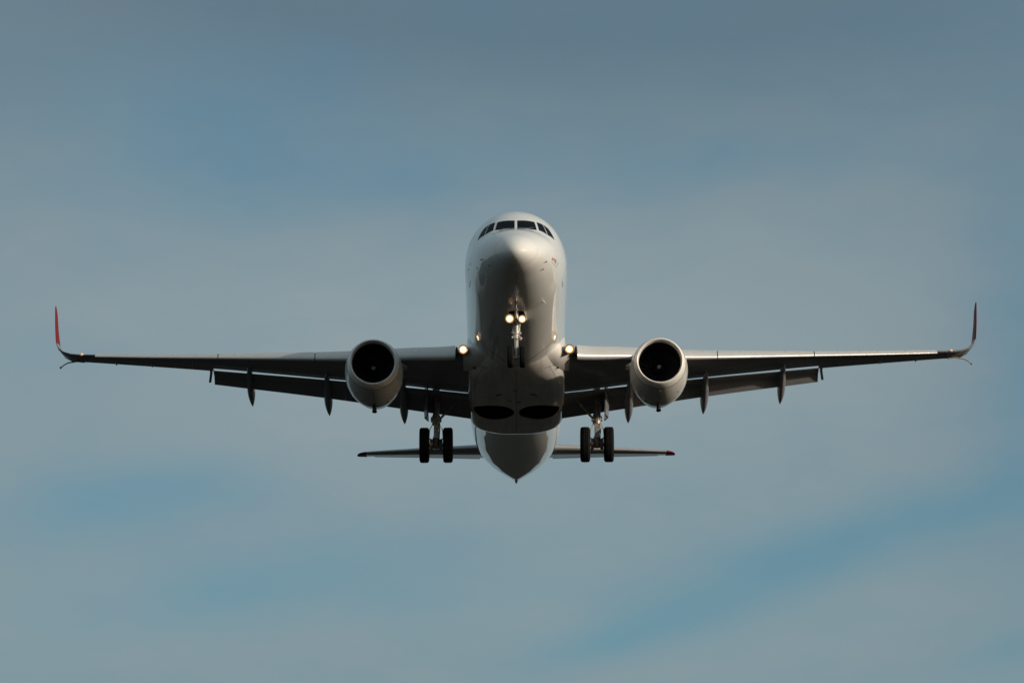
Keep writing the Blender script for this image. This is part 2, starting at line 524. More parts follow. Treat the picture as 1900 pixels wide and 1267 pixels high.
def make_fuselage():
    st = [(i / 46 * math.sqrt(6.2)) ** 2 for i in range(1, 47)]
    st += [6.2 + (20.6 - 6.2) * i / 40 for i in range(1, 41)] + [20.6 + 15.4 * i / 70 for i in range(1, 71)]
    mb = MB()
    n = 112
    rings = [[fus(s, 2 * PI * k / n) for k in range(n)] for s in st]
    mb.loft(rings, cap0=False)
    tip = B(0, 0, -1.15)
    o = len(mb.v)
    mb.v.append(tuple(tip))
    for k in range(n):
        mb.f.append((o, (k + 1) % n, k))
    f = mb.build('fuselage', M['white'], plane, angle=40)
    # nose gear bay
    c = MB()
    prof = []
    for k in range(24):
        a = 2 * PI * k / 24
        x = 0.27 * math.copysign(abs(math.cos(a)) ** 0.5, math.cos(a))
        y = 0.62 * math.copysign(abs(math.sin(a)) ** 0.5, math.sin(a))
        prof.append((x, y))
    c.loft([[B(x, 5.45 + y, z) for x, y in prof] for z in (-2.3, -1.25)])
    boolean_cut(f, [c.build('cutter', M['dark'], plane)])
    b = MB()
    b.loft([[B(x * 0.96, 5.45 + y * 0.98, z) for x, y in prof] for z in (-1.80, -1.28)], cap0=False)
    b.build('wheel_bay', M['dark'], f)
    # cockpit windows: (station, angle from the crown)
    quads = [[(2.08, .035), (2.38, .545), (3.04, .435), (2.88, .030)], [(2.46, .600), (2.50, .865), (3.22, .625), (3.12, .485)], [(2.52, .890), (2.78, 1.14), (3.22, .80), (3.23, .650)]]
    for sg in (-1, 1):
        for q in quads:
            m_ = MB()
            patch(m_, fus_n, [(s, PI / 2 - sg * a) for s, a in q], 0.005, 10)
            m_.build('cockpit_window', M['glass'], f)
    for sg in (-1, 1):
        m_ = MB()
        m_.tube([fus_n(2.02, PI / 2 - sg * .06, .03), fus_n(2.18, PI / 2 - sg * .28, .035), fus_n(2.42, PI / 2 - sg * .44, .03)], .016, 6)
        m_.build('wiper', M['seam'], f)
    # cabin windows along both sides
    for sg in (-1, 1):
        s = 7.0
        while s < 27.6:
            m_ = MB()
            a = 0.20
            base = 0 if sg > 0 else PI
            ring = []
            for k in range(16):
                t = 2 * PI * k / 16
                ds = 0.125 * math.copysign(abs(math.cos(t)) ** 0.7, math.cos(t))
                da = 0.095 * math.copysign(abs(math.sin(t)) ** 0.7, math.sin(t))
                ring.append((s + ds, base + sg * (a + da)))
            m_.loft([[fus_n(p, q, -0.01) for p, q in ring], [fus_n(p, q, 0.004) for p, q in ring]], cap0=False)
            m_.build('cabin_window', M['glass'], f)
            s += 0.81
    # doors
    for sg in (-1, 1):
        for s0, s1 in ((4.75, 5.6), (28.3, 29.0)):
            m_ = MB()
            a0, a1 = -0.42, 0.62
            th = lambda a: a if sg > 0 else PI - a
            loop = interp_path([(s0, th(a0)), (s1, th(a0)), (s1, th(a1)), (s0, th(a1)), (s0, th(a0))], 8)
            strip(m_, fus_n, loop, 0.022)
            m_.build('door_seam', M['seam'], f, smooth=False)
    # radome seam and windscreen surround seams
    m_ = MB()
    strip(m_, fus_n, [(0.62 + 0.10 * math.sin(2 * PI * k / 60), 2 * PI * k / 60) for k in range(61)], 0.010, 0.003)
    m_.build('radome_seam', M['faint'], f, smooth=False)
    # keel seam
    m_ = MB()
    strip(m_, fus_n, interp_path([(1.2, -PI / 2), (4.6, -PI / 2)], 20), 0.014)
    strip(m_, fus_n, interp_path([(6.2, -PI / 2), (10.2, -PI / 2)], 20), 0.014)
    m_.build('keel_seam', M['seam'], f, smooth=False)
    # probes and vents on the nose
    for s, th in ((1.81, 3.435), (1.42, 3.734), (1.46, -.437), (1.67, -.69)):
        m_ = MB()
        a, b = fus_n(s, th, -0.02), fus_n(s, th, 0.045)
        m_.tube([a, b, b + Vector((0, -0.06, 0)), b + Vector((0, -0.12, 0))], [0.022, 0.016, 0.012, 0.006], 8)
        m_.build('air_data_probe', M['oily'], f)
    for s, th in ((3.6, 3.3), (4.2, 3.35), (2.7, 3.52)):
        m_ = MB()
        patch(m_, fus_n, [(s, th), (s + .1, th), (s + .1, th + .03), (s, th + .03)], 0.004, 2)
        m_.build('vent_port', M['seam'], f)
    # faded nose lettering: too small to read, kept as its red and grey marks
    m_ = MB()
    for u0, v0, u1, v1, wd in ((1.95, -.20, 1.97, -.285, .07), (1.95, -.24, 2.08, -.25, .03), (2.10, -.205, 2.10, -.275, .05), (2.19, -.20, 2.30, -.29, .045), (2.30, -.20, 2.20, -.285, .04),
                             (2.38, -.205, 2.46, -.29, .06), (2.46, -.205, 2.46, -.30, .05), (2.54, -.21, 2.58, -.30, .05)):
        a, b = (wd, 0) if abs(v1 - v0) > .05 else (0, -.022)
        patch(m_, fus_n, [(u0, v0), (u0 + a, v0 + b), (u1 + a, v1 + b), (u1, v1)], 0.004, 3)
    m_.build('nose_lettering', M['redtext'], f, smooth=False, label='small faded red lettering')
    for k in range(4):
        m_ = MB()
        s0 = 2.0 + .19 * k
        patch(m_, fus_n, [(s0, -.335), (s0 + .11, -.335), (s0 + .11, -.352), (s0, -.352)], 0.004, 2)
        m_.build('nose_lettering', M['greytext'], f, smooth=False, label='tiny grey lettering under the red word')
    m_ = MB()
    patch(m_, fus_n, [(2.90, -.215), (2.95, -.215), (2.90, -.37), (2.86, -.37)], 0.004, 4)
    m_.build('nose_lettering', M['greytext'], f, smooth=False, label='thin grey stroke beside the lettering')
    # belly antennas
    for s, l, hh in ((4.05, 0, .16), (3.4, 0, .10), (8.2, 0, .25)):
        m_ = MB()
        z = ZB(math.sqrt(s))
        rings = []
        for t in (0, 1):
            c_ = .22 * (1 - .4 * t)
            rings.append([B(l + .014 * x * (1 - .4 * t), s + .08 * t + c_ * y, z + 0.01 - hh * t) for x, y in ((0, -.5), (1, -.1), (.7, .3), (0, .5), (-.7, .3), (-1, -.1))])
        m_.loft(rings)
        m_.build('blade_antenna', M['mark'], f)
    m_ = MB()
    m_.tube([fus_n(4.6, -1.0, 0), fus_n(4.5, -1.0, .16)], [.03, .012], 8)
    m_.build('drain_mast', M['mark'], f)
    # tail cone exhaust
    m_ = MB()
    m_.revolve([(-.03, .12), (.03, .12), (.03, .10), (-.2, .09), (-.2, .001)], B(0, 36, .315), (0, 1, 0), 24)
    m_.build('exhaust_outlet', M['dark'], f)
    m_ = MB()
    m_.tube([B(0, 35.55, .10), B(0, 35.75, .06), B(0, 35.88, .045)], [.075, .055, .03], 10)
    m_.build('tail_light', M['mark'], f)
    return f


FUS = make_fuselage()

# ---- belly fairing
FA = [(11.0, 1.15, -1.70), (11.7, 1.46, -1.86), (12.5, 1.70, -1.94), (13.4, 1.79, -1.98), (15, 1.82, -2.0), (19.3, 1.82, -2.0), (20.3, 1.80, -1.985), (20.9, 1.74, -1.93), (21.5, 1.62, -1.78), (22.1, 1.42, -1.5)]
FW = pchip([t[0] for t in FA], [t[1] for t in FA])
FB = pchip([t[0] for t in FA], [t[2] for t in FA])
FN = pchip([11, 12.5, 14.5, 19.8, 21, 22.1], [2.2, 2.6, 5.5, 5.5, 3.4, 2.4])
FTOP = -0.45


def fair(s, a):
    """a from 0 (right) to -pi (left) round the bottom"""
    e = 2 / FN(s)
    c, n = math.cos(a), math.sin(a)
    x = FW(s) * math.copysign(abs(c) ** e, c)
    z = FTOP - (FTOP - FB(s)) * abs(n) ** e
    return B(x, s, z)


def fair_n(s, a, off):
    p = fair(s, a)
    t = fair(s + .02, a) - fair(s - .02, a)
    u = fair(s, a + .01) - fair(s, a - .01)
    n = t.cross(u).normalized()
    if n.dot(p - B(0, s, FTOP)) < 0:
        n = -n
    return p + n * off


def fair_z(x, s):
    r = min(abs(x) / FW(s), 1)
    return FTOP - (FTOP - FB(s)) * (1 - r ** FN(s)) ** (1 / FN(s))


def make_fairing():
    mb = MB()
    rings = []
    N = 80
    ss = [11.0 + (22.1 - 11.0) * i / 90 for i in range(91)]
    for s in ss:
        ring = [fair(s, -PI * (0.5 - 0.5 * math.cos(PI * k / N))) for k in range(N + 1)]
        ring += [B(-FW(s) * .7, s, 0.2), B(FW(s) * .7, s, 0.2)]
        rings.append(ring)
    mb.loft(rings)
    f = mb.build('belly_fairing', M['fairing'], plane, angle=40)
    cut = []
    wells = []
    for sg in (-1, 1):
        pr = [(sg * .84 + .755 * math.cos(2 * PI * k / 48), 17.62 + .98 * math.sin(2 * PI * k / 48)) for k in range(48)]
        c = MB()
        c.loft([[B(x, y, z) for x, y in pr] for z in (-2.6, -1.0)])
        cut.append(c.build('cutter', M['dark'], plane))
        wells.append((sg, pr))
    cut2 = []
    for sg, pr in wells:
        c = MB()
        c.loft([[B(x, y, z) for x, y in pr] for z in (-2.6, -.98)])
        cut2.append(c.build('cutter', M['dark'], plane))
    boolean_cut(f, cut)
    boolean_cut(FUS, cut2)
    for sg, pr in wells:
        cx = sg * .84
        q = [(cx + (x - cx) * .985, 17.62 + (y - 17.62) * .985) for x, y in pr]
        c = MB()
        c.loft([[B(x, y, fair_z(x, y) + 0.012) for x, y in q], [B(x, y, -1.02) for x, y in q]], cap0=False)
        c.revolve([(0, .3), (.12, .28), (.14, .1), (.3, .08)], B(cx, 17.6, -1.03), (0, 0, -1), 20)
        c.build('wheel_well', M['dark'], f)
    # seams: the pointed front edge, centre line, cross joints
    m_ = MB()
    for a in (-PI * .28, -PI * .72):
        strip(m_, fair_n, interp_path([(12.5, a), (17.0, a)], 12), .010)
    strip(m_, fair_n, interp_path([(12.2, -PI / 2), (20.4, -PI / 2)], 30), .012)
    for s in (13.9, 15.6, 19.2):
        strip(m_, fair_n, interp_path([(s, -.25), (s, -PI + .25)], 50), .010)
    m_.build('panel_seam', M['seam'], f, smooth=False)
    for sg in (-1, 1):
        m_ = MB()
        c = B(sg * .72, 15.35, 0)
        pts = []
        for k in range(13):
            t = R(-20 + 130 * k / 12)
            x, s = sg * (.58 + .18 * math.sin(t)), 15.45 - .42 * math.cos(t)
            pts.append((x, s))
        P = [B(x, s, fair_z(x, s) - .004) for x, s in pts]
        P2 = [B(x, s + .10 + .05 * math.sin(PI * i / 12), fair_z(x, s) - .006) for i, (x, s) in enumerate(pts)]
        m_.add(P + P2, [(i, i + 1, 13 + i + 1, 13 + i) for i in range(12)])
        m_.build('air_scoop', M['dark'], f, smooth=False)
        m_ = MB()
        p = B(sg * 1.52, 12.95, fair_z(1.52, 12.95))
        m_.revolve([(0, .001), (.02, .05), (.05, .055), (.09, .03), (.1, .001)], p, (0, 0, -1), 12)
        m_.build('drain_port', M['seam'], f)
        m_ = MB()
        strip(m_, fair_n, interp_path([(12.4, -PI / 2 + sg * .55), (12.95, -PI / 2 + sg * 1.1)], 12), .02)
        m_.build('panel_seam', M['seam'], f, smooth=False)
    m_ = MB()
    for sg in (-1, 1):
        pth = [(11.62, -PI / 2 + sg * .03), (11.3, -PI / 2 + sg * .2), (10.8, -PI / 2 + sg * .43), (10.55, -PI / 2 + sg * .643), (10.44, -PI / 2 + sg * .88)]
        strip(m_, fus_n, interp_path(pth, 8), .03, .006)
    m_.build('panel_seam', M['seam'], f, smooth=False)
    # small recessed vents on the keel
    for l, s in ((-.25, 16.0), (.1, 16.2), (-.05, 14.6)):
        m_ = MB()
        m_.box(B(l, s, fair_z(l, s) + .01), (.16, .10, .03))
        m_.build('drain_port', M['seam'], f)


make_fairing()


# ------------------------------------------------------------------ wings
def yt(x, t):
    return 5 * t * (.2969 * math.sqrt(max(x, 0)) - .126 * x - .3516 * x * x + .2843 * x ** 3 - .1036 * x ** 4)


def yc(x, m_=.014):
    return m_ * 4 * x * (1 - x)


def foil(t, x1=1.0, n=18, x0=0.0):
    """section outline as (x, y): upper from the back to the nose, then lower to the back"""
    xs = [x1 * (0.5 - 0.5 * math.cos(PI * i / n)) for i in range(n + 1)]
    up = [(x, yc(x) + yt(x, t)) for x in reversed(xs)]
    lo = [(x, yc(x) - yt(x, t)) for x in xs[1:]]
    if x1 >= 1.0:
        lo = lo[:-1]
    return up + lo


# sideways, LE station, LE height, chord, thickness, twist
WST = [(1.0, 11.3, -1.18, 7.8, .15, 0), (1.6, 12.05, -1.14, 7.0, .145, 0), (1.85, 12.5, -1.12, 6.45, .13, 0), (2.1, 12.72, -1.1, 6.2, .125, 0), (4.0, 13.75, -.84, 5.1, .12, 0), (6.4, 15.02, -.53, 3.95, .115, 0),
       (9.0, 16.33, -.14, 2.95, .11, 0), (11.42, 17.56, .23, 2.13, .108, -.5), (14, 18.85, .63, 1.62, .105, -1.5), (16.3, 20.0, 1.0, 1.22, .10, -2.5)]
WI = [pchip([q[0] for q in WST], [q[i] for q in WST]) for i in range(1, 6)]


def wst(l):
    return [l] + [f(l) for f in WI]


def place(sg, l, s, h, chord, tw, pts, cant=0.0):
    ct, st = math.cos(R(tw)), math.sin(R(tw))
    cc, sc = math.cos(R(cant)), math.sin(R(cant))
    out = []
    for x, y in pts:
        ds = chord * (x * ct + y * st)
        dn = chord * (y * ct - x * st)
        out.append(B(sg * (l - dn * sc), s + ds, h + dn * cc))
    return out


def make_wing(sg):
    mb = MB()
    side = 'left' if sg < 0 else 'right'
    fil = [1.0, 1.4, 1.6, 1.75, 1.85, 1.93]
    mf = MB()
    mf.loft([place(sg, l, wst(l)[1] - .03, *wst(l)[2:4], wst(l)[5], foil(wst(l)[4] * 1.04, .20)) for l in fil])
    inner = [1.0, 1.5, 1.9, 2.1, 2.6, 3.3, 4.0, 4.8, 5.6, 6.4, 7.3, 8.2, 9.0, 9.8, 10.6, 11.42]
    rings = []
    for l in inner:
        q = wst(l)
        rings.append(place(sg, l, q[1], q[2], q[3], q[5], foil(q[4], .77)))
    mb.loft(rings)
    rings = []
    for l in (11.426, 12, 13, 14, 15, 15.7, 16.3):
        q = wst(l)
        rings.append(place(sg, l, q[1], q[2], q[3], q[5], foil(q[4], 1.0)))
    mb.loft(rings)
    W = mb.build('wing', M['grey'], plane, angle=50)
    mf.build('wing_root_fillet', M['fairing'], W, angle=50)

    # winglet, canted and swept, continuing the tip
    wl = [(16.306, 20.0, 1.0, 1.22, .10, 9, -2.5), (16.62, 20.17, 1.06, 1.16, .10, 14, -2), (16.95, 20.37, 1.15, 1.1, .10, 24, 0), (17.27, 20.58, 1.31, 1.05, .10, 42, -2), (17.45, 20.76, 1.52, 1.0, .10, 62, -4), (17.54, 20.92, 1.74, .96, .095, 78, -5)]
    mb = MB()
    mb.loft([place(sg, a, b, c, d, g, foil(e, 1.0, 14), f) for a, b, c, d, e, f, g in wl])
    mb.build('winglet', M['grey'], W, angle=50)
    wr = [(17.5405, 20.925, 1.745, .96, .095, 79, -5), (17.585, 21.1, 2.05, .88, .09, 84, -5), (17.645, 21.42, 2.6, .74, .09, 86, -4.5), (17.70, 21.8, 3.25, .55, .085, 86, -5), (17.72, 21.97, 3.5, .40, .08, 86, -4), (17.725, 22.12, 3.58, .22, .07, 86, -4)]
    mb = MB()
    mb.loft([place(sg, a, b, c, d, g, foil(e, 1.0, 14), f) for a, b, c, d, e, f, g in wr])
    mb.build('winglet_tip', M['red'], W, angle=50, label='red upper part of the winglet')

    # slats
    def slat_ring(l):
        q = wst(l)
        t, c = q[4], q[3]
        fu = .105 + .135 * (l - 1.9) / 14.4        # chord fraction of the slat
        fl = .018 + .03 * (l - 1.9) / 14.4
        outer, inn = [], []
        for i in range(9):
            x = fu * (1 - math.sin(PI / 2 * i / 8))
            outer.append((x, yc(x) + yt(x, t)))
        for i in range(1, 5):
            x = fl * (i / 4) ** 2
            outer.append((x, yc(x) - yt(x, t)))
        inn = [(fl + .001, yc(fl) - yt(fl, t) + .006), (fl + .010, 0.0), (fu * .45, yc(fu * .45) + yt(fu * .45, t) - .022), (fu * .8, yc(fu * .8) + yt(fu * .8, t) - .008)]
        pts = outer + inn
        a = R(22)
        px, py = fu, yc(fu) + yt(fu, t)
        # nose-down rotation about the trailing edge of the slat
        res = []
        for x, y in pts:
            dx, dy = x - px, y - py
            res.append((px + dx * math.cos(a) - dy * math.sin(a) - .58 * fu, py + dx * math.sin(a) + dy * math.cos(a) + .007))
        return place(sg, l, q[1], q[2], c, q[5], res)
    for l0, l1 in ((2.22, 4.75), (4.77, 7.42), (7.455, 11.12), (11.155, 15.95)):
        mb = MB()
        mb.loft([slat_ring(l0 + (l1 - l0) * k / 8) for k in range(9)])
        mb.build('slat', M['slat'], W, angle=40)
    # slat track covers: the little dark marks along the upper slat edge
    for l in (3.0, 4.2, 6.6, 7.44, 8.9, 10.0, 10.5, 11.14, 12.0, 12.9, 13.6, 14.7):
        q = wst(l)
        mb = MB()
        big = l in (7.44, 11.14)
        x = .05
        z = q[2] + q[3] * (yc(x) + yt(x, q[4]))
        mb.box(B(sg * l, q[1] + q[3] * .03, z - .004), (.05 if big else .03, .12 if big else .08, .03 if big else .02))
        mb.build('slat_track', M['seam'], W, bevel=.008)

    # flaps: leading edge and trailing edge stations
    FL = [(1.70, 17.10, -1.43, 18.74, -1.925), (6.42, 17.78, -.735, 18.98, -1.135), (11.40, 18.93, .045, 19.76, -.26)]
    fi = [pchip([q[0] for q in FL], [q[i] for q in FL]) for i in (1, 2, 3, 4)]

    def flap_ring(l):
        s0, h0, s1, h1 = [f(l) for f in fi]
        ds, dh = s1 - s0, h1 - h0
        c = math.hypot(ds, dh)
        ex = (ds / c, dh / c)
        ey = (-dh / c, ds / c)
        pts = []
        for x, y in foil(.12, 1.0, 14):
            bend = .17 * (x / .55 if x < .55 else (1 - x) / .45)
            yy = y - yc(x) + bend
            pts.append(B(sg * l, s0 + c * (x * ex[0] + yy * ey[0]), h0 + c * (x * ex[1] + yy * ey[1])))
        return pts
    for l0, l1 in ((1.70, 6.425), (6.427, 11.40)):
        mb = MB()
        mb.loft([flap_ring(l0 + (l1 - l0) * k / 6) for k in range(7)])
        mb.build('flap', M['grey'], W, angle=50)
    # end plate at the outboard flap end
    mb = MB()
    q = [f(11.40) for f in fi]
    mb.loft([[B(sg * (11.50 + .045 * e + .08 * dl), s, h) for s, h, dl in ((18.95, .10, 0), (19.35, .10, 0), (19.75, -.16, .9), (19.62, -.22, .9), (19.1, .0, 0))] for e in (-1, 1)])
    mb.build('flap_end_fairing', M['grey'], W, angle=30)
    # aileron hinge line and fairings
    for l in (12.2, 13.8, 15.2):
        qq = wst(l)
        mb = MB()
        s = qq[1] + qq[3] * .72
        z = qq[2] + qq[3] * (yc(.72) - yt(.72, qq[4]))
        mb.tube([B(sg * l, s - .2, z + .02), B(sg * l, s - .05, z - .005), B(sg * l, s + .18, z - .005), B(sg * l, s + .36, z + .03)], [.01, .035, .03, .008], 8)
        mb.build('hinge_fairing', M['grey'], W)
    # flap track fairings: pointed canoes hanging below the trailing edge
    for l, s0, h0, s1, h1, wd in ((10.02, 17.75, .0, 21.0, -.78, .165), (7.08, 17.0, -.55, 20.6, -1.27, .175), (4.22, 16.4, -.98, 20.2, -1.72, .185)):
        mb = MB()
        rings = []
        n = 18
        for i in range(15):
            t = i / 14
            rr = wd * min(1, (math.sin(PI * min(t / .62, 1) / 2) ** .7) if t < .62 else math.cos(PI / 2 * (t - .62) / .38) ** .8)
            rr = max(rr, .006)
            s = s0 + (s1 - s0) * t
            h = h0 + (h1 - h0) * t ** 1.25
            ring = []
            for k in range(n):
                a = 2 * PI * k / n
                ring.append(B(sg * l + rr * math.cos(a) * .92, s, h + rr * math.sin(a) * (1.0 if math.sin(a) > 0 else 1.5)))
            rings.append(ring)
        mb.loft(rings)
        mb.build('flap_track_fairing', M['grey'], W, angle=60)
    # landing light in the wing root leading edge
    c = B(sg * 1.93, 12.42, -1.05)
    mb = MB()
    mb.box(B(sg * 2.165, 12.66, -1.08), (.075, .45, .32))
    mb.build('light_housing', M['dark'], W, bevel=.03)
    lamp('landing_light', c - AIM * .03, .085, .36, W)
    # navigation light at the tip
    qq = wst(16.3)
    mb = MB()
    p = B(sg * 16.5, 20.09, 1.045)
    mb.add(*ico(p, (.075, .09, .045)))
    mb.build('navigation_light', M['navlamp'], W)
    # static wick: thin curved rod under the tip
    mb = MB()
    mb.tube([B(sg * 16.45, 20.95, .99), B(sg * 16.75, 21.05, 1.05), B(sg * 17.1, 21.15, 1.02), B(sg * 17.24, 21.2, .96), B(sg * 17.38, 21.27, .87)], [.03, .03, .026, .024, .022], 8)
    mb.add(*ico(B(sg * 17.39, 21.275, .865), (.045, .045, .045)))
    mb.build('static_wick', M['oily'], W)
    return W


AIM = Vector((0, math.cos(R(15.8)), math.sin(R(15.8))))       # lamps point forward and down; this is their rearward axis


def lamp(name, c, r, depth, parent):
    """a lit lamp: lens at the back of a short can, in a dish whose self-lit rings paint its halo, dimmer towards the rim"""
    k = 1.95
    mb = MB()
    mb.revolve([(.05, r * k), (-depth, r * k), (-depth, r * (k + .12)), (.06, r * (k + .12)), (.12, r * .9), (.13, .001)], c, AIM, 28)
    mb.build('light_housing', M['oily'], parent)
    mb = MB()
    mb.revolve([(.02, .001), (.0, r * .6), (.015, r * .9), (.045, r), (.06, .001)], c, AIM, 24)
    mb.build(name, M['lamp'], parent)
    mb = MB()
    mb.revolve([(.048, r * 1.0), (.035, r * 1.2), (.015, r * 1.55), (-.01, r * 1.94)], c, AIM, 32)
    o = mb.build('lamp_halo', M['halo1'], parent)
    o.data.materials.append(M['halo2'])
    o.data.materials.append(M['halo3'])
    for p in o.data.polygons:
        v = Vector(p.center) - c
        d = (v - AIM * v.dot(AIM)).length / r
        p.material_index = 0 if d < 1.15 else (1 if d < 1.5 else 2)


def ico(c, r):
    bm = bmesh.new()
    bmesh.ops.create_icosphere(bm, subdivisions=2, radius=1)
    vs_ = [Vector(c) + Vector((v.co.x * r[0], v.co.y * r[1], v.co.z * r[2])) for v in bm.verts]
    bm.verts.index_update()
    fs_ = [[v.index for v in f.verts] for f in bm.faces]
    bm.free()
    return vs_, fs_


for sg in (-1, 1):
    make_wing(sg)


# ------------------------------------------------------------------ engines
def make_engine(sg):
    c = B(sg * 5.17, 11.3, -1.82)
    ax = Vector((0, 1, -.015)).normalized()
    mb = MB()
    mb.revolve([(.36, .955), (.55, .99), (.9, 1.035), (1.3, 1.055), (1.8, 1.05), (2.3, 1.005), (2.8, .915), (3.3, .80), (3.7, .71), (3.7, .68), (3.2, .74), (2.9, .76)], c, ax, 72)
    E = mb.build('engine', M['cowl'], plane, angle=40)
    mb = MB()
    mb.revolve([(.33, .93), (.345, .944), (.25, .925), (.15, .90), (.06, .868), (.015, .840), (0, .818), (.012, .797), (.06, .777), (.14, .765), (.24, .76), (.24, .80)], c, ax, 72, closed_profile=True)
    mb.build('inlet_lip', M['lip'], E, angle=60)
    mb = MB()
    mb.revolve([(.335, .925), (.345, .943), (.372, .946), (.39, .925)], c, ax, 72)
    mb.build('cowl_seam', M['seam'], E)
    mb = MB()
    mb.revolve([(.245, .757), (.5, .765), (1.05, .79), (1.35, .80), (1.36, .70), (1.36, .001)], c, ax, 64)
    mb.build('inlet_duct', M['dark'], E)
    # fan
    mb = MB()
    x = Vector((1, 0, 0))
    z = ax.cross(x)
    for k in range(22):
        a0 = 2 * PI * k / 22
        P = []
        for i in range(6):
            r = .2 + .575 * i / 5
            tw = R(25 + 38 * i / 5)
            sw = .10 * i / 5
            rad = x * math.cos(a0 + sw) + z * math.sin(a0 + sw)
            tan = -x * math.sin(a0 + sw) + z * math.cos(a0 + sw)
            ch = .14 + .10 * i / 5
            m0 = c + ax * 1.15 + rad * r
            d = ax * math.cos(tw) + tan * math.sin(tw)
            nn = (ax * -math.sin(tw) + tan * math.cos(tw)) * .006
            P.append([m0 - d * ch / 2, m0 + nn, m0 + d * ch / 2, m0 - nn])
        mb.loft(P)
    mb.build('fan', M['fan'], E, angle=30)
    mb = MB()
    mb.revolve([(.78, .001), (.80, .05), (.86, .10), (.95, .155), (1.05, .195), (1.16, .21), (1.3, .21)], c, ax, 36)
    S = mb.build('spinner', M['spin'], E)
    mb = MB()
    pts = []
    for k in range(26):
        a = R(20 + 345 * k / 25)
        r = .044 + .012 * k / 25
        axial = .78 + .02 * (r / .05) ** 1.6 - .010
        pts.append(c + ax * axial + (x * math.cos(a) + z * math.sin(a)) * r)
    mb.tube(pts, .010, 6)
    mb.build('spinner_swirl', M['mark'], E)
    # core exhaust
    mb = MB()
    mb.revolve([(2.9, .58), (3.9, .46), (4.4, .38), (4.4, .28), (4.8, .05), (4.9, .001)], c, ax, 36)
    mb.build('exhaust_cone', M['oily'], E)
    # pylon
    mb = MB()
    rings = []
    for hh, s0, s1, wd in ((-.95, 12.6, 17.2, .17), (-.72, 13.1, 17.2, .17), (-.50, 13.9, 17.0, .15)):
        rings.append([B(sg * 5.17 + wd * xx, s0 + (s1 - s0) * yy, hh) for xx, yy in ((0, 0), (.6, .04), (1, .15), (1, .6), (0, 1), (-1, .6), (-1, .15), (-.6, .04))])
    mb.loft(rings)
    mb.build('pylon', M['cowl'], E, angle=50)
    # strake on the inboard shoulder
    mb = MB()
    a = R(12)
    rad = Vector((-sg * math.cos(a), 0, math.sin(a)))
    p0 = c + ax * .95 + rad * 1.02
    mb.loft([[p0 + Vector((0, dy, 0)) + rad * dr + Vector((0, 0, e * .012)) for dy, dr in ((0, 0), (.55, .20), (.95, .20), (1.0, 0))] for e in (-1, 1)])
    mb.build('strake', M['cowl'], E, smooth=False)
    # drain mast underneath
    mb = MB()
    zb = c.z - 1.062
    rings = []
    for hh, s, wd, ln in ((zb + .06, 13.3, .085, .62), (zb - .05, 13.35, .08, .52), (zb - .15, 13.5, .075, .42), (zb - .19, 13.52, .10, .44)):
        rings.append([(c.x + wd * xx, s - S0 + ln * yy, hh) for xx, yy in ((0, -.5), (.8, -.35), (1, 0), (.6, .4), (0, .5), (-.6, .4), (-1, 0), (-.8, -.35))])
    mb.loft(rings)
    mb.build('drain_mast', M['dark'], E, angle=50)
    # cowl latches and split line under the nacelle
    mb = MB()
    for t in (.5, .9, 1.2):
        mb = MB()
        mb.box(c + ax * t + Vector((0, 0, -1.0 - .03 * t)), (.05, .12, .04))
        mb.build('cowl_latch', M['seam'], E)
    for k, aa in ((0, -50), (1, -68), (2, -118)):
        aa = R(aa) if sg > 0 else PI - R(aa)
        pp = c + ax * (1.2 + .4 * k) + Vector((math.cos(aa), 0, math.sin(aa))) * 1.05
        mb = MB()
        mb.add(*ico(pp, (.022, .04, .022)))
        mb.build('cowl_vent', M['seam'], E)
    return E


for sg in (-1, 1):
    make_engine(sg)


# ------------------------------------------------------------------ tail
def make_tail():
    sh = lambda rows: [(a * .989, b - 2.2, c - .63, d, e, f) for a, b, c, d, e, f in rows]
    for sg in (-1, 1):
        st = [(.3, 32.6, .74, 4.5, .10, -7.5), (1.4, 33.35, .93, 3.75, .10, -7.5), (3.8, 34.98, 1.28, 2.62, .095, -7.5), (5.9, 36.42, 1.57, 1.62, .09, -7.5), (6.2, 36.64, 1.612, 1.45, .086, -7.5)]
        tip = [(6.204, 36.644, 1.613, 1.447, .086, -7.5), (6.34, 36.78, 1.635, 1.27, .083, -7.5), (6.48, 36.98, 1.66, 1.05, .08, -7.5), (6.58, 37.25, 1.68, .6, .07, -7.5)]
        mb = MB()
        mb.loft([place(sg, a, b, c, d, f, [(x, y) for x, y in foil(e, .79, 14)]) for a, b, c, d, e, f in sh(st)])
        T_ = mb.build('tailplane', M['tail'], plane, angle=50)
        mb = MB()
        rings = []
        for a, b, c, d, e, f in sh([(1.5, 33.42, .945, 3.7, .10, -7.5), (3.8, 34.98, 1.28, 2.62, .095, -7.5), (5.88, 36.41, 1.567, 1.625, .09, -7.5)]):
            pts = [(x, y) for x, y in foil(e, 1.0, 24) if x > .80]
            rings.append(place(sg, a, b, c, d, f, pts))
        mb.loft(rings)
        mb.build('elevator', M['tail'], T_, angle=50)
        mb = MB()
        mb.loft([place(sg, a, b, c, d, f, foil(e, 1.0, 14)) for a, b, c, d, e, f in sh(tip)])
        mb.build('tailplane_tip', M['red'], T_, angle=50, label='red end of the tailplane')
    # vertical fin
    mb = MB()
    fs_ = [(1.3, 29.0, 7.6, .085), (1.75, 29.9, 6.6, .09), (2.6, 31.2, 5.3, .10), (5.0, 33.6, 3.9, .10), (7.6, 36.1, 2.6, .10), (7.9, 36.6, 2.0, .08)]
    mb.loft([[B(d * y, s - 2.2 + d * x, h) for x, y in [(x, y - yc(x)) for x, y in foil(t, 1.0, 14)]] for h, s, d, t in fs_])
    mb.build('vertical_fin', M['red'], plane, angle=50)


make_tail()


